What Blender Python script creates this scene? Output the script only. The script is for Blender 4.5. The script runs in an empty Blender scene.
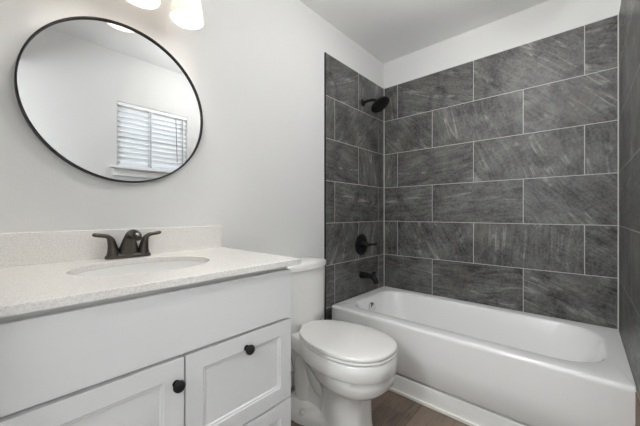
import bpy, bmesh, math, random
from mathutils import Vector, Matrix
random.seed(7)
PI = math.pi
scn = bpy.context.scene
COL = scn.collection

# ------------------------------------------------------------------ camera
cam_d = bpy.data.cameras.new('camera')
cam_d.sensor_width = 36.0
cam_d.lens = 293.5882 / 640.0 * 36.0
cam_d.shift_y = 0.43 / 640.0
cam_d.clip_start = 0.01
cam = bpy.data.objects.new('camera', cam_d)
cam.location = (-2.3738, -1.3461, 1.0774)
cam.rotation_euler = (PI / 2, 0, -0.8403)
COL.objects.link(cam)
scn.camera = cam

# ------------------------------------------------------------------ world, exposure
world = bpy.data.worlds.new('daylight')
scn.world = world
world.use_nodes = True
WN = world.node_tree
bg = WN.nodes['Background']
bg.inputs['Color'].default_value = (0.80, 0.90, 1.0, 1)
bg.inputs['Strength'].default_value = 1.1
scn.view_settings.view_transform = 'Standard'
scn.view_settings.look = 'None'
scn.view_settings.gamma = 1.0
scn.view_settings.use_curve_mapping = False
scn.view_settings.exposure = 0.31
scn.cycles.use_denoising = True
scn.cycles.max_bounces = 14
scn.cycles.diffuse_bounces = 8
scn.cycles.glossy_bounces = 5
scn.cycles.transmission_bounces = 8
scn.cycles.caustics_reflective = False
scn.cycles.caustics_refractive = False
# strengths of the vanity bulbs and the two added fill globes (built further down)
E_CEIL_FILL = 19.0
E_BULB = 175.0
E_HALL_FILL = 46.0

# ------------------------------------------------------------------ materials
MATS = {}


def mat(name, color=(0.8, 0.8, 0.8), rough=0.5, metal=0.0, coat=0.0, emit=None, estr=0.0, spec=0.5):
    if name in MATS:
        return MATS[name]
    m = bpy.data.materials.new(name)
    m.use_nodes = True
    b = m.node_tree.nodes['Principled BSDF']
    b.inputs['Base Color'].default_value = (*color, 1)
    b.inputs['Roughness'].default_value = rough
    b.inputs['Metallic'].default_value = metal
    b.inputs['Coat Weight'].default_value = coat
    b.inputs['Specular IOR Level'].default_value = spec
    if emit:
        b.inputs['Emission Color'].default_value = (*emit, 1)
        b.inputs['Emission Strength'].default_value = estr
    MATS[name] = m
    return m


def N(nt, kind, **kw):
    n = nt.nodes.new(kind)
    for k, v in kw.items():
        setattr(n, k, v)
    return n


def bump_noise(m, scale, strength, dist=0.002, detail=2.0):
    nt = m.node_tree
    b = nt.nodes['Principled BSDF']
    tc = N(nt, 'ShaderNodeTexCoord')
    no = N(nt, 'ShaderNodeTexNoise')
    no.inputs['Scale'].default_value = scale
    no.inputs['Detail'].default_value = detail
    bu = N(nt, 'ShaderNodeBump')
    bu.inputs['Strength'].default_value = strength
    bu.inputs['Distance'].default_value = dist
    nt.links.new(tc.outputs['Object'], no.inputs['Vector'])
    nt.links.new(no.outputs['Fac'], bu.inputs['Height'])
    nt.links.new(bu.outputs['Normal'], b.inputs['Normal'])
    return m


M_WALL = bump_noise(mat('wall_paint', (0.71, 0.71, 0.705), 0.75, spec=0.25), 160, 0.12)
M_CEIL = bump_noise(mat('ceiling_paint', (0.84, 0.84, 0.835), 0.9, spec=0.2), 120, 0.12)
M_TRIM = mat('trim_paint', (0.82, 0.82, 0.81), 0.35)
M_CAB = bump_noise(mat('cabinet_paint', (0.74, 0.745, 0.75), 0.38, spec=0.4), 200, 0.03)
M_CABIN = mat('cabinet_box_paint', (0.60, 0.60, 0.60), 0.5)
M_PORC = mat('porcelain', (0.86, 0.86, 0.85), 0.12, coat=0.3)
M_SEAT = mat('seat_plastic', (0.80, 0.795, 0.78), 0.30)
M_TUB = mat('tub_enamel', (0.91, 0.91, 0.905), 0.13, coat=0.3)
M_BLACK = mat('matte_black_metal', (0.007, 0.007, 0.007), 0.45, spec=0.35)
M_BRONZE = mat('dark_bronze', (0.085, 0.076, 0.068), 0.30, metal=0.85)
M_CHROME = mat('chrome', (0.75, 0.75, 0.75), 0.12, metal=1.0)
M_MIRROR = mat('mirror_silver', (0.67, 0.675, 0.675), 0.0, metal=1.0)
M_CAULK = mat('white_caulk', (0.85, 0.84, 0.80), 0.45)
M_EDGE = mat('black_tile_edge', (0.015, 0.015, 0.016), 0.35, metal=0.4)
M_BLIND = mat('blind_vinyl', (0.90, 0.915, 0.925), 0.40)
M_CORD = mat('blind_cord', (0.50, 0.51, 0.52), 0.8)
M_WAND = mat('blind_wand_plastic', (0.25, 0.25, 0.25), 0.3)
M_CEIL_FILL = mat('ceiling_fill_glow', (0.9, 0.9, 0.88), 0.3, emit=(1.0, 0.99, 0.975), estr=E_CEIL_FILL)  # glow of the fill globe added in the bathroom
M_BULB = mat('bulb_lit', (0.9, 0.9, 0.88), 0.3, emit=(1.0, 0.94, 0.88), estr=E_BULB)
M_HALL_FILL = mat('hall_fill_glow', (0.9, 0.9, 0.88), 0.3, emit=(0.96, 0.985, 1.0), estr=E_HALL_FILL)  # glow of the fill globe added in the hallway


def frosted():
    m = bpy.data.materials.new('frosted_shade_glass')
    m.use_nodes = True
    nt = m.node_tree
    nt.nodes.clear()
    out = N(nt, 'ShaderNodeOutputMaterial')
    d = N(nt, 'ShaderNodeBsdfDiffuse')
    d.inputs['Color'].default_value = (0.85, 0.83, 0.80, 1)
    t = N(nt, 'ShaderNodeBsdfTranslucent')
    t.inputs['Color'].default_value = (0.88, 0.85, 0.81, 1)
    mx = N(nt, 'ShaderNodeMixShader')
    mx.inputs[0].default_value = 0.28
    nt.links.new(d.outputs[0], mx.inputs[1])
    nt.links.new(t.outputs[0], mx.inputs[2])
    nt.links.new(mx.outputs[0], out.inputs[0])
    return m


M_SHADE = frosted()


def window_glass():
    m = bpy.data.materials.new('window_glass')
    m.use_nodes = True
    nt = m.node_tree
    nt.nodes.clear()
    out = N(nt, 'ShaderNodeOutputMaterial')
    t = N(nt, 'ShaderNodeBsdfTransparent')
    g = N(nt, 'ShaderNodeBsdfGlossy')
    g.inputs['Roughness'].default_value = 0.02
    mx = N(nt, 'ShaderNodeMixShader')
    mx.inputs[0].default_value = 0.06
    nt.links.new(t.outputs[0], mx.inputs[1])
    nt.links.new(g.outputs[0], mx.inputs[2])
    nt.links.new(mx.outputs[0], out.inputs[0])
    return m


M_GLASS = window_glass()


def slate_tile(name, axis, shift):
    """running-bond slate look porcelain; axis: the horizontal world axis of the wall"""
    m = bpy.data.materials.new(name)
    m.use_nodes = True
    nt = m.node_tree
    L = nt.links.new
    b = nt.nodes['Principled BSDF']
    tc = N(nt, 'ShaderNodeTexCoord')
    sep = N(nt, 'ShaderNodeSeparateXYZ')
    L(tc.outputs['Object'], sep.inputs[0])
    mu = N(nt, 'ShaderNodeMath', operation='MULTIPLY_ADD')
    L(sep.outputs[axis], mu.inputs[0])
    mu.inputs[1].default_value = -1.0
    mu.inputs[2].default_value = shift
    mv = N(nt, 'ShaderNodeMath', operation='ADD')
    L(sep.outputs['Z'], mv.inputs[0])
    mv.inputs[1].default_value = -0.1086
    cmb = N(nt, 'ShaderNodeCombineXYZ')
    L(mu.outputs[0], cmb.inputs[0])
    L(mv.outputs[0], cmb.inputs[1])
    br = N(nt, 'ShaderNodeTexBrick')
    br.offset = 0.5
    br.offset_frequency = 2
    br.squash = 1.0
    L(cmb.outputs[0], br.inputs['Vector'])
    br.inputs['Color1'].default_value = (0, 0, 0, 1)
    br.inputs['Color2'].default_value = (1, 1, 1, 1)
    br.inputs['Mortar'].default_value = (0.5, 0.5, 0.5, 1)
    br.inputs['Scale'].default_value = 1.0
    br.inputs['Mortar Size'].default_value = 0.0021
    br.inputs['Mortar Smooth'].default_value = 0.1
    br.inputs['Bias'].default_value = 0.0
    br.inputs['Brick Width'].default_value = 0.61
    br.inputs['Row Height'].default_value = 0.30
    # every tile gets its own piece of stone and grain direction
    rnd = N(nt, 'ShaderNodeMath', operation='MULTIPLY')
    L(br.outputs['Color'], rnd.inputs[0])
    rnd.inputs[1].default_value = 37.0
    rot = N(nt, 'ShaderNodeVectorRotate', rotation_type='Z_AXIS')
    L(cmb.outputs[0], rot.inputs['Vector'])
    ang = N(nt, 'ShaderNodeMath', operation='MULTIPLY_ADD')
    L(br.outputs['Color'], ang.inputs[0])
    ang.inputs[1].default_value = 2.2
    ang.inputs[2].default_value = -0.3
    L(ang.outputs[0], rot.inputs['Angle'])
    off = N(nt, 'ShaderNodeCombineXYZ')
    L(rnd.outputs[0], off.inputs[0])
    L(rnd.outputs[0], off.inputs[2])
    add = N(nt, 'ShaderNodeVectorMath', operation='ADD')
    L(rot.outputs[0], add.inputs[0])
    L(off.outputs[0], add.inputs[1])
    # cloudy base
    n1 = N(nt, 'ShaderNodeTexNoise')
    n1.inputs['Scale'].default_value = 5.0
    n1.inputs['Detail'].default_value = 8.0
    n1.inputs['Roughness'].default_value = 0.65
    n1.inputs['Distortion'].default_value = 0.6
    L(add.outputs[0], n1.inputs['Vector'])
    # cleft grain, stretched
    st = N(nt, 'ShaderNodeMapping')
    st.inputs['Scale'].default_value = (6.0, 34.0, 9.0)
    L(add.outputs[0], st.inputs['Vector'])
    n2 = N(nt, 'ShaderNodeTexNoise')
    n2.inputs['Scale'].default_value = 1.0
    n2.inputs['Detail'].default_value = 5.0
    n2.inputs['Roughness'].default_value = 0.7
    n2.inputs['Distortion'].default_value = 0.8
    L(st.outputs[0], n2.inputs['Vector'])
    # fine speckle
    n3 = N(nt, 'ShaderNodeTexNoise')
    n3.inputs['Scale'].default_value = 75.0
    n3.inputs['Detail'].default_value = 3.0
    L(add.outputs[0], n3.inputs['Vector'])
    # thin pale veins
    st2 = N(nt, 'ShaderNodeMapping')
    st2.inputs['Scale'].default_value = (0.7, 6.5, 2.0)
    L(add.outputs[0], st2.inputs['Vector'])
    n4 = N(nt, 'ShaderNodeTexNoise')
    n4.inputs['Scale'].default_value = 1.0
    n4.inputs['Detail'].default_value = 3.0
    n4.inputs['Roughness'].default_value = 0.5
    n4.inputs['Distortion'].default_value = 0.15
    L(st2.outputs[0], n4.inputs['Vector'])
    ab = N(nt, 'ShaderNodeMath', operation='SUBTRACT')
    L(n4.outputs['Fac'], ab.inputs[0])
    ab.inputs[1].default_value = 0.5
    ab2 = N(nt, 'ShaderNodeMath', operation='ABSOLUTE')
    L(ab.outputs[0], ab2.inputs[0])
    vr = N(nt, 'ShaderNodeMapRange')
    L(ab2.outputs[0], vr.inputs['Value'])
    vr.inputs['From Min'].default_value = 0.0
    vr.inputs['From Max'].default_value = 0.014
    vr.inputs['To Min'].default_value = 1.0
    vr.inputs['To Max'].default_value = 0.0
    vm = N(nt, 'ShaderNodeMapRange')          # veins only here and there
    L(n1.outputs['Fac'], vm.inputs['Value'])
    vm.inputs['From Min'].default_value = 0.46
    vm.inputs['From Max'].default_value = 0.60
    vv = N(nt, 'ShaderNodeMath', operation='MULTIPLY')
    L(vr.outputs[0], vv.inputs[0])
    L(vm.outputs[0], vv.inputs[1])
    # mix the layers
    s1 = N(nt, 'ShaderNodeMath', operation='MULTIPLY_ADD')
    L(n2.outputs['Fac'], s1.inputs[0])
    s1.inputs[1].default_value = 0.80
    L(n1.outputs['Fac'], s1.inputs[2])
    s2 = N(nt, 'ShaderNodeMath', operation='MULTIPLY_ADD')
    L(n3.outputs['Fac'], s2.inputs[0])
    s2.inputs[1].default_value = 0.55
    L(s1.outputs[0], s2.inputs[2])
    ramp = N(nt, 'ShaderNodeMapRange')
    L(s2.outputs[0], ramp.inputs['Value'])
    ramp.inputs['From Min'].default_value = 0.93
    ramp.inputs['From Max'].default_value = 1.45
    cr = N(nt, 'ShaderNodeMix', data_type='RGBA')
    L(ramp.outputs[0], cr.inputs['Factor'])
    cr.inputs['A'].default_value = TILE_DARK
    cr.inputs['B'].default_value = TILE_LIGHT
    cv = N(nt, 'ShaderNodeMix', data_type='RGBA')
    L(vv.outputs[0], cv.inputs['Factor'])
    L(cr.outputs['Result'], cv.inputs['A'])
    cv.inputs['B'].default_value = (0.32, 0.315, 0.30, 1)
    # rare reddish rust clouds
    n5 = N(nt, 'ShaderNodeTexNoise')
    n5.inputs['Scale'].default_value = 3.0
    L(add.outputs[0], n5.inputs['Vector'])
    rm = N(nt, 'ShaderNodeMapRange')
    L(n5.outputs['Fac'], rm.inputs['Value'])
    rm.inputs['From Min'].default_value = 0.58
    rm.inputs['From Max'].default_value = 0.75
    rm.inputs['To Max'].default_value = 0.35
    cu = N(nt, 'ShaderNodeMix', data_type='RGBA')
    L(rm.outputs[0], cu.inputs['Factor'])
    L(cv.outputs['Result'], cu.inputs['A'])
    cu.inputs['B'].default_value = (0.13, 0.105, 0.09, 1)
    fin = N(nt, 'ShaderNodeMix', data_type='RGBA')
    L(br.outputs['Fac'], fin.inputs['Factor'])
    L(cu.outputs['Result'], fin.inputs['A'])
    fin.inputs['B'].default_value = (0.55, 0.545, 0.53, 1)
    L(fin.outputs['Result'], b.inputs['Base Color'])
    rr = N(nt, 'ShaderNodeMapRange')
    L(br.outputs['Fac'], rr.inputs['Value'])
    rr.inputs['To Min'].default_value = 0.42
    rr.inputs['To Max'].default_value = 0.9
    L(rr.outputs[0], b.inputs['Roughness'])
    # relief: cleft surface, sunk grout
    hg = N(nt, 'ShaderNodeMath', operation='MULTIPLY_ADD')
    L(br.outputs['Fac'], hg.inputs[0])
    hg.inputs[1].default_value = -1.0
    L(s2.outputs[0], hg.inputs[2])
    bu = N(nt, 'ShaderNodeBump')
    bu.inputs['Strength'].default_value = 0.35
    bu.inputs['Distance'].default_value = 0.0025
    L(hg.outputs[0], bu.inputs['Height'])
    L(bu.outputs['Normal'], b.inputs['Normal'])
    return m


TILE_DARK = (0.022, 0.021, 0.0195, 1)
TILE_LIGHT = (0.190, 0.188, 0.180, 1)
M_TILE_L = slate_tile('slate_tile_faucet_wall', 'X', -0.10)
M_TILE_B = slate_tile('slate_tile_long_wall', 'Y', 0.172)
M_TILE_R = slate_tile('slate_tile_end_wall', 'X', 0.33)


def quartz():
    m = mat('quartz_top', (0.85, 0.83, 0.80), 0.22)
    nt = m.node_tree
    L = nt.links.new
    b = nt.nodes['Principled BSDF']
    tc = N(nt, 'ShaderNodeTexCoord')
    n1 = N(nt, 'ShaderNodeTexNoise')
    n1.inputs['Scale'].default_value = 260.0
    n1.inputs['Detail'].default_value = 2.0
    L(tc.outputs['Object'], n1.inputs['Vector'])
    r = N(nt, 'ShaderNodeMapRange')
    L(n1.outputs['Fac'], r.inputs['Value'])
    r.inputs['From Min'].default_value = 0.36
    r.inputs['From Max'].default_value = 0.58
    mx = N(nt, 'ShaderNodeMix', data_type='RGBA')
    L(r.outputs[0], mx.inputs['Factor'])
    mx.inputs['A'].default_value = (0.68, 0.665, 0.635, 1)
    mx.inputs['B'].default_value = (0.80, 0.785, 0.76, 1)
    L(mx.outputs['Result'], b.inputs['Base Color'])
    return m


M_QUARTZ = quartz()


def wood_floor():
    m = mat('plank_floor', (0.2, 0.15, 0.12), 0.42)
    nt = m.node_tree
    L = nt.links.new
    b = nt.nodes['Principled BSDF']
    tc = N(nt, 'ShaderNodeTexCoord')
    mp = N(nt, 'ShaderNodeMapping')
    mp.inputs['Location'].default_value = (2.9, 0.674 + 1.08, 0)
    L(tc.outputs['Object'], mp.inputs['Vector'])
    br = N(nt, 'ShaderNodeTexBrick')
    br.offset = 0.37
    br.inputs['Color1'].default_value = (0, 0, 0, 1)
    br.inputs['Color2'].default_value = (1, 1, 1, 1)
    br.inputs['Mortar'].default_value = (0, 0, 0, 1)
    br.inputs['Scale'].default_value = 1.0
    br.inputs['Mortar Size'].default_value = 0.0007
    br.inputs['Brick Width'].default_value = 1.22
    br.inputs['Row Height'].default_value = 0.18
    L(mp.outputs[0], br.inputs['Vector'])
    rnd = N(nt, 'ShaderNodeMath', operation='MULTIPLY')
    L(br.outputs['Color'], rnd.inputs[0])
    rnd.inputs[1].default_value = 23.0
    off = N(nt, 'ShaderNodeCombineXYZ')
    L(rnd.outputs[0], off.inputs[2])
    add = N(nt, 'ShaderNodeVectorMath', operation='ADD')
    L(tc.outputs['Object'], add.inputs[0])
    L(off.outputs[0], add.inputs[1])
    st = N(nt, 'ShaderNodeMapping')
    st.inputs['Scale'].default_value = (6.0, 55.0, 1.0)
    L(add.outputs[0], st.inputs['Vector'])
    n1 = N(nt, 'ShaderNodeTexNoise')
    n1.inputs['Scale'].default_value = 1.0
    n1.inputs['Detail'].default_value = 6.0
    n1.inputs['Roughness'].default_value = 0.65
    n1.inputs['Distortion'].default_value = 1.2
    L(st.outputs[0], n1.inputs['Vector'])
    n2 = N(nt, 'ShaderNodeTexNoise')
    n2.inputs['Scale'].default_value = 7.0
    n2.inputs['Detail'].default_value = 3.0
    L(add.outputs[0], n2.inputs['Vector'])
    s = N(nt, 'ShaderNodeMath', operation='MULTIPLY_ADD')
    L(n2.outputs['Fac'], s.inputs[0])
    s.inputs[1].default_value = 0.5
    L(n1.outputs['Fac'], s.inputs[2])
    s2 = N(nt, 'ShaderNodeMath', operation='MULTIPLY_ADD')
    L(br.outputs['Color'], s2.inputs[0])
    s2.inputs[1].default_value = 0.62
    L(s.outputs[0], s2.inputs[2])
    r = N(nt, 'ShaderNodeMapRange')
    L(s2.outputs[0], r.inputs['Value'])
    r.inputs['From Min'].default_value = 0.62
    r.inputs['From Max'].default_value = 1.15
    mx = N(nt, 'ShaderNodeMix', data_type='RGBA')
    L(r.outputs[0], mx.inputs['Factor'])
    mx.inputs['A'].default_value = (0.018, 0.013, 0.011, 1)
    mx.inputs['B'].default_value = (0.20, 0.15, 0.115, 1)
    dk = N(nt, 'ShaderNodeMix', data_type='RGBA')
    L(br.outputs['Fac'], dk.inputs['Factor'])
    L(mx.outputs['Result'], dk.inputs['A'])
    dk.inputs['B'].default_value = (0.03, 0.022, 0.018, 1)
    L(dk.outputs['Result'], b.inputs['Base Color'])
    bu = N(nt, 'ShaderNodeBump')
    bu.inputs['Strength'].default_value = 0.15
    bu.inputs['Distance'].default_value = 0.001
    L(n1.outputs['Fac'], bu.inputs['Height'])
    L(bu.outputs['Normal'], b.inputs['Normal'])
    return m


M_FLOOR = wood_floor()


def bare_wood():
    m = mat('bare_stud_wood', (0.2, 0.13, 0.08), 0.7)
    nt = m.node_tree
    L = nt.links.new
    tc = N(nt, 'ShaderNodeTexCoord')
    st = N(nt, 'ShaderNodeMapping')
    st.inputs['Scale'].default_value = (60, 60, 4)
    L(tc.outputs['Object'], st.inputs['Vector'])
    n1 = N(nt, 'ShaderNodeTexNoise')
    n1.inputs['Scale'].default_value = 1.0
    L(st.outputs[0], n1.inputs['Vector'])
    mx = N(nt, 'ShaderNodeMix', data_type='RGBA')
    L(n1.outputs['Fac'], mx.inputs['Factor'])
    mx.inputs['A'].default_value = (0.12, 0.07, 0.045, 1)
    mx.inputs['B'].default_value = (0.30, 0.20, 0.14, 1)
    L(mx.outputs['Result'], nt.nodes['Principled BSDF'].inputs['Base Color'])
    return m


M_STUD = bare_wood()


# ------------------------------------------------------------------ mesh helpers
def finish(name, bm, material, parent=None, smooth=True, bevel=0.0, subsurf=0, angle=40):
    bmesh.ops.recalc_face_normals(bm, faces=bm.faces)
    me = bpy.data.meshes.new(name)
    if smooth:
        lim = math.radians(angle)
        for f in bm.faces:
            f.smooth = True
        for e in bm.edges:
            if len(e.link_faces) == 2 and e.calc_face_angle(0) > lim:
                e.smooth = False
    bm.to_mesh(me)
    bm.free()
    me.materials.append(material)
    o = bpy.data.objects.new(name, me)
    COL.objects.link(o)
    if parent:
        o.parent = parent
        o.matrix_parent_inverse = Matrix.Translation(-Vector(parent_world(parent)))
    if bevel:
        b = o.modifiers.new('bevel', 'BEVEL')
        b.width = bevel
        b.segments = 3
        b.limit_method = 'ANGLE'
        b.angle_limit = math.radians(35)
        b.harden_normals = False
    if subsurf:
        s = o.modifiers.new('subsurf', 'SUBSURF')
        s.levels = subsurf
        s.render_levels = subsurf
    return o


def parent_world(o):
    # every mesh is modelled in room coordinates; only the empties carry a location
    return Vector(o.location) if o.type == 'EMPTY' else Vector((0, 0, 0))


def empty(name, loc, label, cat, group=None):
    o = bpy.data.objects.new(name, None)
    o.empty_display_size = 0.05
    o.location = loc
    COL.objects.link(o)
    o['label'] = label
    o['category'] = cat
    if group:
        o['group'] = group
    return o


def tag(o, label, cat):
    o['label'] = label
    o['category'] = cat
    return o


def struct(o):
    o['kind'] = 'structure'
    return o


def box(bm, x0, x1, y0, y1, z0, z1):
    v = [bm.verts.new((x, y, z)) for z in (z0, z1) for y in (y0, y1) for x in (x0, x1)]
    for q in ((0, 2, 3, 1), (4, 5, 7, 6), (0, 1, 5, 4), (2, 6, 7, 3), (0, 4, 6, 2), (1, 3, 7, 5)):
        bm.faces.new([v[i] for i in q])
    return v


def new():
    return bmesh.new()


def boxes(*bs):
    bm = new()
    for b in bs:
        box(bm, *b)
    return bm


def loft(bm, rings, cap0=True, cap1=True, closed=True):
    vs = [[bm.verts.new(p) for p in r] for r in rings]
    n = len(rings[0])
    m = n if closed else n - 1
    for a, b in zip(vs, vs[1:]):
        for i in range(m):
            j = (i + 1) % n
            bm.faces.new((a[i], a[j], b[j], b[i]))
    if cap0:
        bm.faces.new(vs[0][::-1])
    if cap1:
        bm.faces.new(vs[-1])
    return vs


def circle_ring(c, u, v, r, n=24, r2=None):
    c, u, v = Vector(c), Vector(u), Vector(v)
    r2 = r if r2 is None else r2
    return [c + u * (r * math.cos(2 * PI * i / n)) + v * (r2 * math.sin(2 * PI * i / n)) for i in range(n)]


def frame_of(d):
    d = Vector(d).normalized()
    a = Vector((0, 0, 1)) if abs(d.z) < 0.95 else Vector((1, 0, 0))
    u = d.cross(a).normalized()
    return u, u.cross(d).normalized()


def lathe(bm, origin, axis, prof, n=32, cap0=True, cap1=True):
    """prof: (distance along axis, radius)"""
    o, d = Vector(origin), Vector(axis).normalized()
    u, v = frame_of(d)
    loft(bm, [circle_ring(o + d * h, u, v, max(r, 1e-4), n) for h, r in prof], cap0, cap1)


def catmull(pts, seg=6, closed=False):
    out = []
    n = len(pts)
    P = [Vector(p) for p in pts]
    rng = range(n) if closed else range(n - 1)
    for i in rng:
        if closed:
            p0, p1, p2, p3 = P[i - 1], P[i], P[(i + 1) % n], P[(i + 2) % n]
        else:
            p1, p2 = P[i], P[i + 1]
            p0 = P[i - 1] if i > 0 else p1 * 2 - p2
            p3 = P[i + 2] if i + 2 < n else p2 * 2 - p1
        for k in range(seg):
            t = k / seg
            out.append(0.5 * ((2 * p1) + (p2 - p0) * t + (2 * p0 - 5 * p1 + 4 * p2 - p3) * t * t
                              + (3 * p1 - p0 - 3 * p2 + p3) * t ** 3))
    if not closed:
        out.append(P[-1])
    return out


def tube(bm, pts, radii, n=16, flat=1.0, seg=6, upv=None):
    """round (or flattened) tube swept along a smooth path; radii per control point"""
    path = catmull(pts, seg)
    rr = [v.x for v in catmull([(r, 0, 0) for r in radii], seg)]
    rings = []
    u = None
    for i, p in enumerate(path):
        d = (path[min(i + 1, len(path) - 1)] - path[max(i - 1, 0)]).normalized()
        if u is None:
            if upv is not None:
                u = Vector(upv).cross(d).normalized()
            else:
                u, _ = frame_of(d)
        u = (u - d * u.dot(d)).normalized()
        v = d.cross(u).normalized()
        rings.append(circle_ring(p, u, v, rr[i], n, rr[i] * flat))
    loft(bm, rings)


def rrect(x0, x1, y0, y1, radii, z, n=8):
    """rounded rectangle, radii for corners (x1,y1),(x0,y1),(x0,y0),(x1,y0)"""
    if not isinstance(radii, (tuple, list)):
        radii = (radii,) * 4
    out = []
    for k, (cx, cy, sx, sy) in enumerate(((x1, y1, -1, -1), (x0, y1, 1, -1), (x0, y0, 1, 1), (x1, y0, -1, 1))):
        r = radii[k]
        ox, oy = cx + sx * r, cy + sy * r
        for i in range(n + 1):
            a = k * PI / 2 + PI / 2 * i / n
            out.append(Vector((ox + r * math.cos(a), oy + r * math.sin(a), z)))
    return out


# ------------------------------------------------------------------ the room
CEIL = 2.4445
XF = -2.425            # wall beside the vanity, with the doorway the view comes through
YR = -1.61             # wall with the window
YA = -1.4975           # tiled end of the tub alcove
XT = -0.809            # where the tile stops
HX = -3.75             # hallway end

struct(finish('floor', boxes((HX, 0.1, YR - 0.12, 0.1, -0.06, 0.0)), M_FLOOR, smooth=False))
struct(finish('ceiling', boxes((HX, 0.1, YR - 0.12, 0.1, CEIL, CEIL + 0.06)), M_CEIL, smooth=False))
struct(finish('wall_left', boxes((HX, 0.11, 0.01, 0.10, 0, CEIL)), M_WALL, smooth=False))
struct(finish('wall_back', boxes((0.01, 0.11, YR - 0.12, 0.01, 0, CEIL)), M_WALL, smooth=False))
# wall with the window opening
WX0, WX1, WZ0, WZ1 = -1.672, -1.078, 1.472, 2.03
struct(finish('wall_right', boxes((HX, WX0, YR - 0.12, YR, 0, CEIL), (WX1, 0.01, YR - 0.12, YR, 0, CEIL),
                                  (WX0, WX1, YR - 0.12, YR, 0, WZ0), (WX0, WX1, YR - 0.12, YR, WZ1, CEIL)), M_WALL, smooth=False))
# furred out end wall of the tub alcove
struct(finish('wall_alcove', boxes((XT - 0.09, 0.01, YR, YA - 0.008, 0, CEIL)), M_WALL, smooth=False))
# wall by the vanity with doorway
struct(finish('wall_front', boxes((XF - 0.11, XF, -0.68, 0.01, 0, CEIL), (XF - 0.11, XF, YR, -1.56, 0, CEIL),
                                  (XF - 0.11, XF, -1.56, -0.68, 2.06, CEIL)), M_WALL, smooth=False))
struct(finish('wall_hall', boxes((HX - 0.1, HX, YR - 0.12, 0.1, 0, CEIL)), M_WALL, smooth=False))

# tile fields
TT = 2.2096
struct(finish('wall_left_tile', boxes((XT, 0.0, 0.0, 0.01, 0.0, TT)), M_TILE_L, smooth=False))
struct(finish('wall_back_tile', boxes((0.0, 0.01, YA, 0.0, 0.0, TT)), M_TILE_B, smooth=False))
struct(finish('wall_right_tile', boxes((XT - 0.09, 0.0, YA - 0.008, YA, 0.405, TT)), M_TILE_R, smooth=False))
# black metal edge strip where the tile stops
struct(finish('trim_1', boxes((XT - 0.006, XT, -0.001, 0.01, 0.0, TT)), M_EDGE, smooth=False))
# grout lines in the tile corners
M_GROUT = mat('grout', (0.62, 0.615, 0.60), 0.9)
struct(finish('trim_2', boxes((-0.005, 0.0, -0.005, 0.0, 0.415, TT), (-0.005, 0.0, YA, YA + 0.005, 0.415, TT)), M_GROUT, smooth=False))
# bare wooden upright below the tile at the end of the tub
struct(finish('trim_3', boxes((XT - 0.088, -0.7385, YA - 0.0079, YA + 0.004, 0.0, 0.404)), M_STUD, smooth=False))
# baseboards
struct(finish('baseboard_left', boxes((-1.64, XT - 0.007, -0.004, 0.01, 0.0, 0.09)), M_TRIM, smooth=False, bevel=0.003))
struct(finish('baseboard_right', boxes((XF, XT - 0.091, YR, YR + 0.014, 0.0, 0.09)), M_TRIM, smooth=False, bevel=0.003))
# door casing around the doorway
struct(finish('trim_4', boxes((XF, XF + 0.012, -0.68, -0.645, 0, 2.09), (XF, XF + 0.012, -1.595, -1.56, 0, 2.09),
                              (XF, XF + 0.012, -1.56, -0.68, 2.06, 2.09)), M_TRIM, smooth=False, bevel=0.003))

# window: sash frame, glass, sill
wf = boxes((WX0, WX0 + 0.04, YR - 0.10, YR - 0.06, WZ0, WZ1), (WX1 - 0.04, WX1, YR - 0.10, YR - 0.06, WZ0, WZ1),
           (WX0 + 0.04, WX1 - 0.04, YR - 0.10, YR - 0.06, WZ0, WZ0 + 0.04), (WX0 + 0.04, WX1 - 0.04, YR - 0.10, YR - 0.06, WZ1 - 0.04, WZ1),
           (WX0 + 0.04, WX1 - 0.04, YR - 0.095, YR - 0.065, 1.74, 1.77))
win = struct(finish('window_1', wf, M_TRIM, smooth=False, bevel=0.002))
finish('window_pane', boxes((WX0 + 0.04, WX1 - 0.04, YR - 0.082, YR - 0.078, WZ0 + 0.04, WZ1 - 0.04)), M_GLASS, win, smooth=False)
finish('window_sill', boxes((WX0 - 0.055, WX1 + 0.055, YR - 0.058, YR + 0.045, WZ0 - 0.016, WZ0 + 0.004)), M_TRIM, win, smooth=False, bevel=0.004)
finish('window_apron', boxes((WX0 - 0.03, WX1 + 0.03, YR, YR + 0.014, WZ0 - 0.075, WZ0 - 0.016)), M_TRIM, win, smooth=False, bevel=0.003)

# ------------------------------------------------------------------ blind in the window
bl = empty('window_blind', (-1.375, YR - 0.02, WZ0 + 0.004), 'white slatted blind hanging in the window, seen in the round mirror', 'blind')
BX0, BX1, BY = WX0 + 0.004, WX1 - 0.004, YR - 0.028
finish('headrail', boxes((BX0, BX1, BY - 0.024, BY + 0.024, WZ1 - 0.028, WZ1 - 0.002)), M_BLIND, bl, bevel=0.003)
bm = new()
zs = []
z = WZ1 - 0.052
while z > WZ0 + 0.04:
    zs.append(z)
    z -= 0.043
for z in zs:
    # tilted, slightly crowned slat
    t = math.radians(54)
    prof = []
    for k in range(7):
        a = -0.025 + 0.05 * k / 6
        h = 0.003 * (1 - (a / 0.025) ** 2)
        prof.append((a * math.cos(t) - h * math.sin(t), -a * math.sin(t) + h * math.cos(t)))
    lo = [(p[0], p[1] - 0.0025) for p in reversed(prof)]
    ring = prof + lo
    loft(bm, [[Vector((x, BY + p[0], z + p[1])) for p in ring] for x in (BX0 + 0.004, BX1 - 0.004)])
finish('slats', bm, M_BLIND, bl)
finish('bottom_rail', boxes((BX0 + 0.003, BX1 - 0.003, BY - 0.025, BY + 0.025, WZ0 + 0.010, WZ0 + 0.028)), M_BLIND, bl, bevel=0.003)
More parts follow.
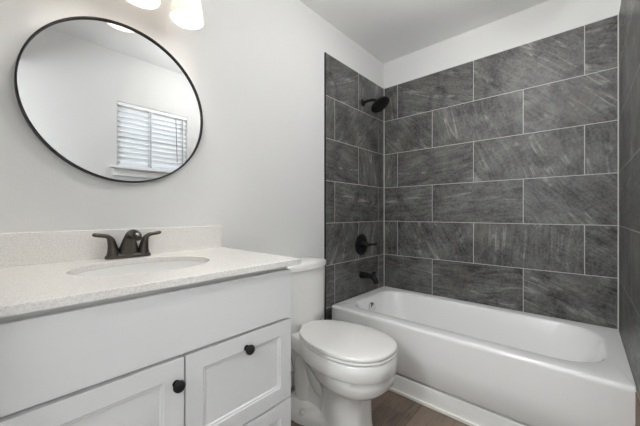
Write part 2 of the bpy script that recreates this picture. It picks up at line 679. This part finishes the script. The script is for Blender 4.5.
for fx in (0.44, 0.925):
    x = BX0 + (BX1 - BX0) * fx
    bm = boxes((x - 0.006, x + 0.006, BY + 0.0262, BY + 0.0272, WZ0 + 0.02, WZ1 - 0.028),
               (x - 0.006, x + 0.006, BY - 0.0272, BY - 0.0262, WZ0 + 0.02, WZ1 - 0.028))
    finish('ladder_tape', bm, M_CORD, bl, smooth=False)
bm = new()
lathe(bm, (BX0 + 0.475, BY + 0.036, WZ1 - 0.04), (0.03, 0, -1), [(0, 0.003), (0.42, 0.004)], 10)
finish('tilt_wand', bm, M_WAND, bl)

# ------------------------------------------------------------------ vanity cabinet
VX0, VX1 = -2.408, -1.649
VF = -0.535
vc = empty('vanity_cabinet', (-2.03, -0.27, 0), 'white shaker vanity cabinet with black knobs beneath the quartz top', 'cabinet')
bm = boxes((VX0, VX0 + 0.016, VF, -0.001, 0.10, 0.8885), (VX1 - 0.016, VX1, VF, -0.001, 0.10, 0.8885), (VX0 + 0.016, VX1 - 0.016, -0.007, -0.001, 0.10, 0.8885),
           (VX0 + 0.016, VX1 - 0.016, VF, -0.007, 0.10, 0.116), (VX0 + 0.016, VX1 - 0.016, VF, VF + 0.018, 0.655, 0.8885), (-2.056, -2.006, VF, VF + 0.018, 0.116, 0.655),
           (VX0 + 0.016, VX0 + 0.045, VF, VF + 0.018, 0.116, 0.655), (VX1 - 0.045, VX1 - 0.016, VF, VF + 0.018, 0.116, 0.655), (-2.006, VX1 - 0.045, VF, VF + 0.018, 0.39, 0.435),
           (VX0, VX1, -0.46, -0.445, 0.0, 0.10), (VX0, VX0 + 0.016, -0.445, -0.001, 0.0, 0.10), (VX1 - 0.016, VX1, -0.445, -0.001, 0.0, 0.10))
finish('cabinet_box', bm, M_CAB, vc, smooth=False)
bm = boxes((VX0 + 0.003, VX1, -0.555, VF, 0.7045, 0.8745))
finish('false_front', bm, M_CAB, vc, smooth=False, bevel=0.0015)


def shaker(name, x0, x1, z0, z1, fr=0.048):
    bm = new()
    yf, yb, yp = -0.555, VF, -0.5485
    s = 0.008
    rings = [
        [(x0, yb, z0), (x1, yb, z0), (x1, yb, z1), (x0, yb, z1)],
        [(x0, yf, z0), (x1, yf, z0), (x1, yf, z1), (x0, yf, z1)],
        [(x0 + fr, yf, z0 + fr), (x1 - fr, yf, z0 + fr), (x1 - fr, yf, z1 - fr), (x0 + fr, yf, z1 - fr)],
        [(x0 + fr + 0.003, yf + 0.0025, z0 + fr + 0.003), (x1 - fr - 0.003, yf + 0.0025, z0 + fr + 0.003),
         (x1 - fr - 0.003, yf + 0.0025, z1 - fr - 0.003), (x0 + fr + 0.003, yf + 0.0025, z1 - fr - 0.003)],
        [(x0 + fr + s, yf + 0.0030, z0 + fr + s), (x1 - fr - s, yf + 0.0030, z0 + fr + s),
         (x1 - fr - s, yf + 0.0030, z1 - fr - s), (x0 + fr + s, yf + 0.0030, z1 - fr - s)],
        [(x0 + fr + s + 0.003, yp, z0 + fr + s + 0.003), (x1 - fr - s - 0.003, yp, z0 + fr + s + 0.003),
         (x1 - fr - s - 0.003, yp, z1 - fr - s - 0.003), (x0 + fr + s + 0.003, yp, z1 - fr - s - 0.003)],
    ]
    loft(bm, rings)
    return finish(name, bm, M_CAB, vc, smooth=False)


def knob(x, z, parent):
    bm = new()
    lathe(bm, (x, -0.5555, z), (0, -1, 0), [(0, 0.009), (0.002, 0.009), (0.003, 0.006), (0.010, 0.0055), (0.013, 0.009), (0.016, 0.0135),
                                            (0.020, 0.0155), (0.024, 0.0150), (0.027, 0.0125), (0.0285, 0.008), (0.029, 0.001)], 28)
    return finish('knob', bm, M_BLACK, parent)


d1 = shaker('door', VX0 + 0.003, -2.0335, 0.125, 0.6955)
knob(-2.054, 0.634, d1)
d2 = shaker('drawer', -2.0285, VX1, 0.4160, 0.6955)
knob(-1.8385, 0.6535, d2)
d3 = shaker('drawer', -2.0285, VX1, 0.125, 0.4085)
knob(-1.8385, 0.366, d3)

# ------------------------------------------------------------------ countertop with backsplash
CX0, CX1, CYF, CZ = -2.42, -1.613, -0.571, 0.9105
SCX, SCY, SA, SB = -2.035, -0.275, 0.200, 0.165
ct = empty('vanity_countertop', (-2.02, -0.28, 0.8905), 'speckled white quartz vanity top with backsplash and oval cut-out', 'countertop')
bm = new()
NS = 64


def ell(a, b, z):
    return [Vector((SCX + a * math.cos(2 * PI * i / NS), SCY + b * math.sin(2 * PI * i / NS), z)) for i in range(NS)]


def rect_ring(z):
    """points on the slab edge, by angle from the sink centre, corners included"""
    out = []
    cor = [math.atan2(y - SCY, x - SCX) % (2 * PI) for x, y in ((CX1, 0.009), (CX0, 0.009), (CX0, CYF), (CX1, CYF))]
    idx = {min(range(NS), key=lambda i: abs(2 * PI * i / NS - c)): c for c in cor}
    for i in range(NS):
        a = idx.get(i, 2 * PI * i / NS)
        dx, dy = math.cos(a), math.sin(a)
        t = min(((CX1 - SCX) / dx if dx > 1e-9 else (CX0 - SCX) / dx if dx < -1e-9 else 9),
                ((0.009 - SCY) / dy if dy > 1e-9 else (CYF - SCY) / dy if dy < -1e-9 else 9))
        out.append(Vector((SCX + dx * t, SCY + dy * t, z)))
    return out


rs = [ell(SA, SB, CZ - 0.02), ell(SA, SB, CZ - 0.002), ell(SA + 0.002, SB + 0.002, CZ), rect_ring(CZ), rect_ring(CZ - 0.02)]
vs = loft(bm, rs, False, False)
for i in range(NS):
    j = (i + 1) % NS
    bm.faces.new((vs[4][i], vs[4][j], vs[0][j], vs[0][i]))
finish('slab', bm, M_QUARTZ, ct, smooth=False, bevel=0.0015)
finish('backsplash', boxes((CX0, CX1, -0.012, 0.009, CZ, 1.0165)), M_QUARTZ, ct, smooth=False, bevel=0.0015)

# sink bowl under the cut-out
sk = empty('sink', (SCX, SCY, CZ - 0.17), 'oval white undermount sink set in the quartz vanity top', 'sink')
bm = new()
rings = [ell(SA + 0.02, SB + 0.02, CZ - 0.0205), ell(SA + 0.004, SB + 0.004, CZ - 0.0205)]
for k in range(1, 13):
    t = k / 13
    q = (1 - t ** 2.6) ** (1 / 2.0)
    rings.append(ell((SA + 0.004) * max(q, 0.12), (SB + 0.004) * max(q, 0.12), CZ - 0.0205 - 0.135 * t))
inner = list(rings)
outer = [ell((r[0].x - SCX) + 0.006, (r[NS // 4].y - SCY) + 0.006, r[0].z - 0.006) for r in reversed(rings)]
loft(bm, inner + outer, False, False)
bm.verts.ensure_lookup_table()
n_in = len(inner)
a = [bm.verts[i] for i in range(NS)]
bq = [bm.verts[(n_in + len(outer) - 1) * NS + i] for i in range(NS)]
for i in range(NS):
    j = (i + 1) % NS
    bm.faces.new((bq[i], bq[j], a[j], a[i]))
finish('sink_bowl', bm, M_PORC, sk)
bm = new()
lathe(bm, (SCX, SCY, CZ - 0.160), (0, 0, 1), [(0, 0.024), (0.004, 0.026), (0.010, 0.028), (0.012, 0.024), (0.010, 0.018), (0.012, 0.012), (0.014, 0.001)], 28)
finish('drain_plug', bm, M_BRONZE, sk)

# ------------------------------------------------------------------ faucet
FX, FY, FZ = -2.026, -0.055, CZ
fa = empty('faucet', (FX, FY, FZ), 'dark bronze two-handle centerset faucet behind the oval sink', 'faucet')
bm = new()
loft(bm, [rrect(FX - 0.076 + e, FX + 0.076 - e, FY - 0.021 + e, FY + 0.021 - e, 0.0205 - e, FZ + z, 8)
          for z, e in ((0.0, 0.0), (0.008, 0.0), (0.013, 0.003), (0.015, 0.008))])
finish('base_plate', bm, M_BRONZE, fa)
# spout: broad foot that narrows while it leans forward, ends in a rounded nose
bm = new()
spine = [((0, 0.006, 0.010), 0.039, 0.023), ((0, 0.002, 0.030), 0.033, 0.023), ((0, -0.006, 0.056), 0.0255, 0.021), ((0, -0.020, 0.082), 0.0185, 0.0185),
         ((0, -0.045, 0.093), 0.0160, 0.0150), ((0, -0.075, 0.094), 0.0155, 0.0140), ((0, -0.098, 0.086), 0.0150, 0.0135), ((0, -0.110, 0.078), 0.012, 0.0110)]
pts = [Vector(s[0]) + Vector((FX, FY, FZ)) for s in spine]
path = catmull(pts, 5)
ru = [v.x for v in catmull([(s[1], 0, 0) for s in spine], 5)]
rv = [v.x for v in catmull([(s[2], 0, 0) for s in spine], 5)]
rings = []
for i, p in enumerate(path):
    d = (path[min(i + 1, len(path) - 1)] - path[max(i - 1, 0)]).normalized()
    u = Vector((1, 0, 0))
    v = d.cross(u).normalized()
    rings.append(circle_ring(p, u, v, ru[i], 24, rv[i]))
loft(bm, rings)
finish('spout', bm, M_BRONZE, fa)
for s in (-1, 1):
    hx = FX + s * 0.049
    bm = new()
    # flared column leaning outward into a long flat lever
    rg = []
    for z, r, ox in ((0.010, 0.0215, 0.0), (0.016, 0.0210, 0.0), (0.030, 0.0180, 0.001), (0.048, 0.0152, 0.003), (0.064, 0.0132, 0.006), (0.074, 0.0120, 0.009), (0.081, 0.0090, 0.012), (0.085, 0.003, 0.013)):
        rg.append(circle_ring((hx + s * ox, FY, FZ + z), (1, 0, 0), (0, 1, 0), r, 24))
    loft(bm, rg)
    hd = finish('handle', bm, M_BRONZE, fa)
    bm = new()
    tube(bm, [(hx + s * 0.004, FY, FZ + 0.070), (hx + s * 0.020, FY - 0.002, FZ + 0.083), (hx + s * 0.038, FY - 0.004, FZ + 0.087), (hx + s * 0.056, FY - 0.005, FZ + 0.090), (hx + s * 0.064, FY - 0.005, FZ + 0.091)],
         [0.011, 0.0105, 0.0095, 0.0095, 0.005], 16, 0.75, upv=(0, 0, 1))
    finish('lever', bm, M_BRONZE, hd)

# ------------------------------------------------------------------ round mirror
MX, MZ, MR = -2.021, 1.506, 0.3065
mi = empty('wall_mirror', (MX, -0.002, MZ), 'large round mirror with a thin black frame above the faucet', 'mirror')
bm = new()
prof = [(0.0, MR - 0.006), (-0.018, MR - 0.006), (-0.022, MR - 0.005), (-0.022, MR - 0.001), (-0.020, MR), (0.0095, MR), (0.0095, MR - 0.006)]
rings = [circle_ring((MX, y, MZ), (1, 0, 0), (0, 0, 1), r, 128) for y, r in prof]
vs = loft(bm, rings, False, False)
for i in range(128):
    j = (i + 1) % 128
    bm.faces.new((vs[-1][i], vs[-1][j], vs[0][j], vs[0][i]))
finish('frame', bm, M_BLACK, mi)
bm = new()
loft(bm, [circle_ring((MX, y, MZ), (1, 0, 0), (0, 0, 1), MR - 0.0055, 128) for y in (0.0, -0.0125)])
finish('mirror_glass', bm, M_MIRROR, mi, smooth=False)

# ------------------------------------------------------------------ vanity light
vl = empty('vanity_light', (-2.01, 0.01, 2.02), 'three-lamp wall light with white glass shades above the round mirror', 'lamp')
bm = new()
loft(bm, [[Vector((p.x, y, p.y + 2.077)) for p in rrect(-2.13 + e, -1.89 - e, -0.055 + e, 0.055 - e, 0.012, 0, 5)] for y, e in ((0.0095, 0), (-0.016, 0), (-0.020, 0.004))])
finish('back_plate', bm, M_BRONZE, vl)
bm = new()
tube(bm, [(-2.20, -0.06, 2.077), (-2.01, -0.06, 2.077), (-1.82, -0.06, 2.077)], [0.008, 0.008, 0.008], 12)
tube(bm, [(-2.01, -0.015, 2.077), (-2.01, -0.06, 2.077)], [0.010, 0.010], 12)
finish('crossbar', bm, M_BRONZE, vl)
for sx in (-1.835, -2.007, -2.179):
    bm = new()
    tube(bm, [(sx, -0.06, 2.077), (sx, -0.095, 2.090), (sx, -0.120, 2.077), (sx, -0.125, 2.047)], [0.007] * 4, 12)
    lathe(bm, (sx, -0.125, 2.053), (0, 0, -1), [(0, 0.012), (0.006, 0.026), (0.028, 0.030), (0.038, 0.030)], 24)
    ar = finish('lamp_arm', bm, M_BRONZE, vl)
    bm = new()
    pr = [(2.018, 0.034), (1.998, 0.042), (1.961, 0.052), (1.921, 0.060), (1.885, 0.0655), (1.878, 0.0665)]
    pin = [(z_ + (0.0 if k else 0.0), r - 0.004) for k, (z_, r) in enumerate(reversed(pr))]
    rings = [circle_ring((sx, -0.125, z_), (1, 0, 0), (0, 1, 0), r, 40) for z_, r in pr + pin]
    loft(bm, rings, False, False)
    finish('glass_shade', bm, M_SHADE, vl)
    bm = new()
    lathe(bm, (sx, -0.125, 2.018), (0, 0, -1), [(0, 0.012), (0.008, 0.013), (0.018, 0.019), (0.030, 0.023), (0.042, 0.022), (0.052, 0.015), (0.057, 0.006), (0.058, 0.001)], 24)
    finish('bulb', bm, M_BULB, ar)

# ------------------------------------------------------------------ added fill globes, out of view
def fill_globe(name, x, y, zc, r, m, label):
    """added fill light: glowing round globe on a stem from a ceiling rose"""
    e = empty(name, (x, y, CEIL), label, 'lamp')
    bm = new()
    lathe(bm, (x, y, CEIL - 0.0005), (0, 0, -1), [(0, 0.065), (0.012, 0.065), (0.022, 0.050), (0.024, 0.010)], 40)
    finish('ceiling_rose', bm, M_TRIM, e)
    bm = new()
    lathe(bm, (x, y, CEIL - 0.02), (0, 0, -1), [(0, 0.008), (CEIL - 0.02 - zc - r, 0.008)], 16)
    finish('stem', bm, M_TRIM, e)
    bm = new()
    lathe(bm, (x, y, zc + r), (0, 0, -1), [(r - r * math.cos(PI * k / 20), r * math.sin(PI * k / 20) + 0.0005) for k in range(21)], 40)
    finish('fill_glass_globe', bm, m, e)
    return e


fill_globe('ceiling_fill_light', -1.10, -1.0, 2.20, 0.13, M_CEIL_FILL, 'unseen globe fill light added below the bathroom ceiling')  # added out of view to even the room and lift the ceiling
fill_globe('hall_fill_light', -3.05, -0.82, 1.75, 0.15, M_HALL_FILL, 'unseen globe fill light added in the hallway beyond the doorway')  # added behind the camera as front fill through the doorway

# ------------------------------------------------------------------ bathtub
tb = empty('bathtub', (-0.375, -0.75, 0), 'white alcove bathtub along the slate tiled wall', 'bathtub')
bm = new()
TX0, TX1, TY0, TY1, TZ = -0.745, -0.002, YA + 0.0006, -0.002, 0.419


def orect(x0, z, e=0.0, r=0.012):
    return rrect(x0 + e, TX1 - e, TY0 + e, TY1 - e, (0.006, r, 0.006, 0.004), z, 8)


def irect(x0, x1, y0, y1, z, ra=0.20, rb=0.13):
    return rrect(x0, x1, y0, y1, (rb, rb, ra, ra), z, 8)


rings = [orect(-0.751, 0.0), orect(-0.751, 0.104), orect(-0.749, 0.1055), orect(-0.744, 0.104), orect(-0.736, 0.075), orect(-0.700, 0.075), orect(-0.700, 0.118), orect(-0.749, 0.1185), orect(-0.751, 0.1205),
         orect(-0.753, 0.25), orect(-0.7555, 0.395), orect(-0.7555, 0.405), orect(-0.754, 0.412, 0.001), orect(-0.750, 0.417, 0.001), orect(-0.743, 0.419, 0.001),
         irect(-0.668, -0.068, -1.440, -0.082, 0.419), irect(-0.662, -0.074, -1.434, -0.088, 0.4175), irect(-0.656, -0.080, -1.427, -0.094, 0.412),
         irect(-0.651, -0.085, -1.418, -0.098, 0.400), irect(-0.640, -0.098, -1.385, -0.108, 0.33), irect(-0.622, -0.115, -1.320, -0.118, 0.23),
         irect(-0.605, -0.132, -1.255, -0.130, 0.15), irect(-0.585, -0.152, -1.215, -0.148, 0.115), irect(-0.55, -0.187, -1.17, -0.183, 0.095, 0.17, 0.11),
         irect(-0.48, -0.257, -1.09, -0.253, 0.085, 0.10, 0.08)]
loft(bm, rings)
finish('tub_body', bm, M_TUB, tb, angle=50)
bm = new()
dn = Vector((0, -1, 0.12)).normalized()
lathe(bm, (-0.392, -0.1065, 0.345), dn, [(-0.006, 0.032), (0.006, 0.036), (0.014, 0.035), (0.021, 0.029), (0.025, 0.018), (0.026, 0.001)], 32)
op = finish('overflow_plate', bm, M_CHROME, tb)
op['label'] = 'chrome overflow plate'
bm = new()
lathe(bm, (-0.368, -0.30, 0.084), (0, 0, 1), [(0, 0.032), (0.004, 0.034), (0.006, 0.028), (0.005, 0.001)], 28)
dr = finish('drain', bm, M_CHROME, tb)
dr['label'] = 'chrome drain'
# white shoe moulding and caulk along the tub foot
struct(finish('trim_5', boxes((-0.762, -0.7522, YA + 0.003, -0.002, 0.0, 0.020)), M_CAULK, smooth=False, bevel=0.004))

# ------------------------------------------------------------------ shower fittings
sh = empty('overhead_shower', (-0.345, 0.0, 1.985), 'black round shower head on a short arm high on the tile', 'shower head')
SX, SZ = -0.345, 1.985
bm = new()
lathe(bm, (SX, 0.0, SZ), (0, -1, 0), [(0, 0.030), (0.004, 0.030), (0.010, 0.024), (0.014, 0.014)], 28)
finish('wall_flange', bm, M_BLACK, sh)
bm = new()
tube(bm, [(SX, -0.005, SZ), (SX, -0.05, SZ + 0.004), (SX, -0.100, SZ - 0.002), (SX, -0.141, SZ - 0.024)], [0.011, 0.011, 0.011, 0.011], 14)
finish('shower_arm', bm, M_BLACK, sh)
bm = new()
hd = Vector((0.0, -0.56, -0.83)).normalized()
lathe(bm, (SX, -0.137, SZ - 0.019), hd, [(0, 0.012), (0.010, 0.017), (0.020, 0.014), (0.026, 0.030), (0.034, 0.070), (0.040, 0.078), (0.048, 0.078), (0.051, 0.074), (0.053, 0.001)], 40)
finish('spray_head', bm, M_BLACK, sh)

VXX, VZZ = -0.367, 0.823
sv = empty('shower_valve', (VXX, 0.0, VZZ), 'black round shower valve plate with lever handle on the tile', 'valve')
bm = new()
lathe(bm, (VXX, 0.0, VZZ), (0, -1, 0), [(0, 0.086), (0.004, 0.086), (0.009, 0.080), (0.012, 0.060), (0.014, 0.001)], 48)
finish('escutcheon', bm, M_BLACK, sv)
bm = new()
lathe(bm, (VXX, -0.012, VZZ), (0, -1, 0), [(0, 0.028), (0.015, 0.025), (0.030, 0.021), (0.050, 0.019), (0.056, 0.014), (0.057, 0.001)], 28)
tube(bm, [(VXX, -0.045, VZZ), (VXX + 0.01, -0.080, VZZ + 0.004), (VXX + 0.018, -0.115, VZZ + 0.010), (VXX + 0.024, -0.135, VZZ + 0.014)], [0.012, 0.0095, 0.0095, 0.008], 14)
finish('handle', bm, M_BLACK, sv)

TSX, TSZ = -0.367, 0.578
ts = empty('tub_spout', (TSX, 0.0, TSZ), 'black tub spout with diverter knob below the valve', 'spout')
bm = new()
tube(bm, [(TSX, -0.001, TSZ), (TSX, -0.035, TSZ + 0.002), (TSX, -0.080, TSZ + 0.002), (TSX, -0.115, TSZ - 0.006), (TSX, -0.135, TSZ - 0.028), (TSX, -0.140, TSZ - 0.050)],
     [0.030, 0.026, 0.022, 0.021, 0.020, 0.019], 20)
finish('spout_body', bm, M_BLACK, ts)
bm = new()
lathe(bm, (TSX, -0.118, TSZ + 0.008), (0, -0.15, 1), [(0, 0.008), (0.014, 0.008), (0.018, 0.013), (0.030, 0.014), (0.036, 0.009), (0.037, 0.001)], 20)
finish('diverter_knob', bm, M_BLACK, ts)

# ------------------------------------------------------------------ toilet
TC = -1.185
to = empty('toilet', (TC, -0.38, 0), 'white two-piece toilet with closed lid between vanity and tub', 'toilet')


def outline(half, z, seg=5):
    """closed outline from half profile (half width, y) front to back; z may vary per call"""
    pts = [(h, y, 0) for h, y in half] + [(-h, y, 0) for h, y in reversed(half) if h > 1e-6]
    return [Vector((TC + p.x, p.y, z)) for p in catmull(pts, seg, closed=True)]


# control half profiles: tip (0,front) ... back (0,back)
RIM = [(0, -0.710), (0.085, -0.694), (0.150, -0.636), (0.184, -0.545), (0.187, -0.440), (0.165, -0.335), (0.128, -0.250), (0.112, -0.170), (0.108, -0.060), (0.10, -0.028), (0, -0.028)]


def scaled(h, sx=1.0, front=0.0, back=0.0):
    out = []
    for w, y in h:
        k = (y + 0.716) / 0.688
        out.append((w * sx, y + front * (1 - k) - back * k))
    return out


BODY = [
    (0.000, [(0, -0.584), (0.063, -0.578), (0.101, -0.534), (0.108, -0.450), (0.104, -0.380), (0.126, -0.315), (0.145, -0.245), (0.142, -0.175), (0.115, -0.110), (0.06, -0.085), (0, -0.08)]),
    (0.030, [(0, -0.581), (0.061, -0.575), (0.098, -0.532), (0.104, -0.450), (0.100, -0.380), (0.122, -0.315), (0.141, -0.245), (0.138, -0.175), (0.111, -0.112), (0.06, -0.088), (0, -0.083)]),
    (0.050, [(0, -0.579), (0.059, -0.573), (0.095, -0.530), (0.100, -0.450), (0.094, -0.385), (0.105, -0.318), (0.122, -0.245), (0.120, -0.178), (0.095, -0.125), (0.05, -0.100), (0, -0.095)]),
    (0.066, [(0, -0.578), (0.058, -0.572), (0.093, -0.529), (0.097, -0.450), (0.088, -0.390), (0.058, -0.320), (0.055, -0.250), (0.055, -0.190), (0.050, -0.140), (0.03, -0.115), (0, -0.110)]),
    (0.140, [(0, -0.576), (0.057, -0.570), (0.093, -0.528), (0.098, -0.450), (0.088, -0.390), (0.050, -0.320), (0.042, -0.250), (0.042, -0.190), (0.040, -0.140), (0.025, -0.115), (0, -0.110)]),
    (0.212, [(0, -0.582), (0.058, -0.576), (0.096, -0.534), (0.101, -0.452), (0.092, -0.388), (0.054, -0.312), (0.044, -0.240), (0.042, -0.180), (0.040, -0.120), (0.025, -0.090), (0, -0.085)]),
    (0.240, [(0, -0.622), (0.064, -0.612), (0.110, -0.566), (0.118, -0.465), (0.108, -0.388), (0.068, -0.308), (0.050, -0.235), (0.045, -0.175), (0.042, -0.110), (0.028, -0.078), (0, -0.072)]),
    (0.258, [(0, -0.668), (0.074, -0.655), (0.132, -0.598), (0.151, -0.500), (0.132, -0.394), (0.088, -0.306), (0.056, -0.230), (0.050, -0.170), (0.046, -0.100), (0.03, -0.065), (0, -0.060)]),
    (0.285, [(0, -0.694), (0.079, -0.680), (0.142, -0.622), (0.167, -0.522), (0.153, -0.408), (0.108, -0.310), (0.072, -0.230), (0.062, -0.165), (0.056, -0.085), (0.04, -0.050), (0, -0.045)]),
    (0.320, [(0, -0.702), (0.082, -0.687), (0.146, -0.628), (0.170, -0.525), (0.166, -0.425), (0.128, -0.320), (0.090, -0.240), (0.078, -0.165), (0.072, -0.075), (0.055, -0.040), (0, -0.036)]),
    (0.344, [(0, -0.703), (0.082, -0.688), (0.147, -0.629), (0.173, -0.530), (0.170, -0.430), (0.137, -0.326), (0.098, -0.245), (0.088, -0.167), (0.084, -0.066), (0.066, -0.034), (0, -0.031)]),
    (0.347, scaled(RIM, 0.985, 0.004)),
    (0.352, RIM),
    (0.412, RIM),
    (0.420, scaled(RIM, 0.97, 0.004)),
    (0.422, scaled(RIM, 0.90, 0.012)),
]
bm = new()
loft(bm, [outline(h, z) for z, h in BODY])
# trapway bulge on both sides
tube(bm, [(TC, -0.44, 0.20), (TC, -0.36, 0.165), (TC, -0.295, 0.20), (TC, -0.255, 0.275), (TC, -0.205, 0.285), (TC, -0.175, 0.22), (TC, -0.18, 0.12), (TC, -0.20, 0.03)],
     [0.075, 0.074, 0.072, 0.070, 0.070, 0.070, 0.070, 0.075], 20)
finish('bowl', bm, M_PORC, to, angle=48)
for s in (-1, 1):
    bm = new()
    lathe(bm, (TC + s * 0.116, -0.262, 0.036), (0, 0, 1), [(0, 0.016), (0.012, 0.016), (0.020, 0.013), (0.025, 0.007), (0.026, 0.001)], 20)
    finish('bolt_cap', bm, M_PORC, to)

# seat ring and lid
LID = [(0, -0.711), (0.085, -0.695), (0.150, -0.637), (0.184, -0.545), (0.188, -0.445), (0.170, -0.345), (0.140, -0.275), (0.112, -0.235), (0.090, -0.2285), (0.05, -0.2285), (0, -0.2285)]
bm = new()
loft(bm, [outline(scaled(LID, sx, fr), z) for z, sx, fr in ((0.4225, 0.95, 0.008), (0.4235, 0.985, 0.003), (0.428, 1.0, 0.0), (0.434, 0.995, 0.001), (0.4365, 0.97, 0.005))])
finish('seat', bm, M_SEAT, to, angle=55)
bm = new()
loft(bm, [outline(scaled(LID, sx, fr), z) for z, sx, fr in ((0.4385, 0.96, 0.006), (0.4395, 0.99, 0.002), (0.444, 1.0, 0.0), (0.452, 0.998, 0.0), (0.4565, 0.985, 0.003), (0.4585, 0.96, 0.007), (0.4595, 0.80, 0.04), (0.460, 0.4, 0.15))])
finish('seat_lid', bm, M_SEAT, to, angle=35)

# tank with bowed front
def tank_ring(hw, yb, yc, yf, z, n=10):
    pts = [(hw, yb + 0.006), (hw - 0.012, yb), (-hw + 0.012, yb), (-hw, yb + 0.006)]
    pts = [(TC + hw, yb - 0.012), (TC + hw - 0.012, yb), (TC - hw + 0.012, yb), (TC - hw, yb - 0.012)]
    out = [Vector((x, y, z)) for x, y in pts]
    # left side, rounded corner, bowed front, rounded corner, right side
    r = 0.016
    fr = []
    for i in range(n + 1):
        t = -1 + 2 * i / n
        x = t * (hw - r * 0.6)
        fr.append((x, yc + (yf - yc) * (1 - abs(t) ** 2.2)))
    out.append(Vector((TC - hw, yc + r, z)))
    out.append(Vector((TC - hw + 0.004, yc + r * 0.4, z)))
    out += [Vector((TC + x, y, z)) for x, y in fr]
    out.append(Vector((TC + hw - 0.004, yc + r * 0.4, z)))
    out.append(Vector((TC + hw, yc + r, z)))
    return out


bm = new()
loft(bm, [tank_ring(0.190, -0.012, -0.135, -0.180, 0.424), tank_ring(0.202, -0.010, -0.142, -0.186, 0.436), tank_ring(0.204, -0.010, -0.144, -0.189, 0.50),
          tank_ring(0.207, -0.008, -0.147, -0.194, 0.756)])
finish('tank', bm, M_PORC, to, angle=50)
bm = new()
loft(bm, [tank_ring(0.202, -0.006, -0.150, -0.200, 0.7565), tank_ring(0.209, -0.003, -0.154, -0.205, 0.760), tank_ring(0.210, -0.003, -0.155, -0.206, 0.784),
          tank_ring(0.206, -0.005, -0.151, -0.202, 0.792), tank_ring(0.193, -0.015, -0.139, -0.190, 0.797), tank_ring(0.14, -0.04, -0.11, -0.150, 0.800)])
finish('tank_lid', bm, M_PORC, to, angle=50)
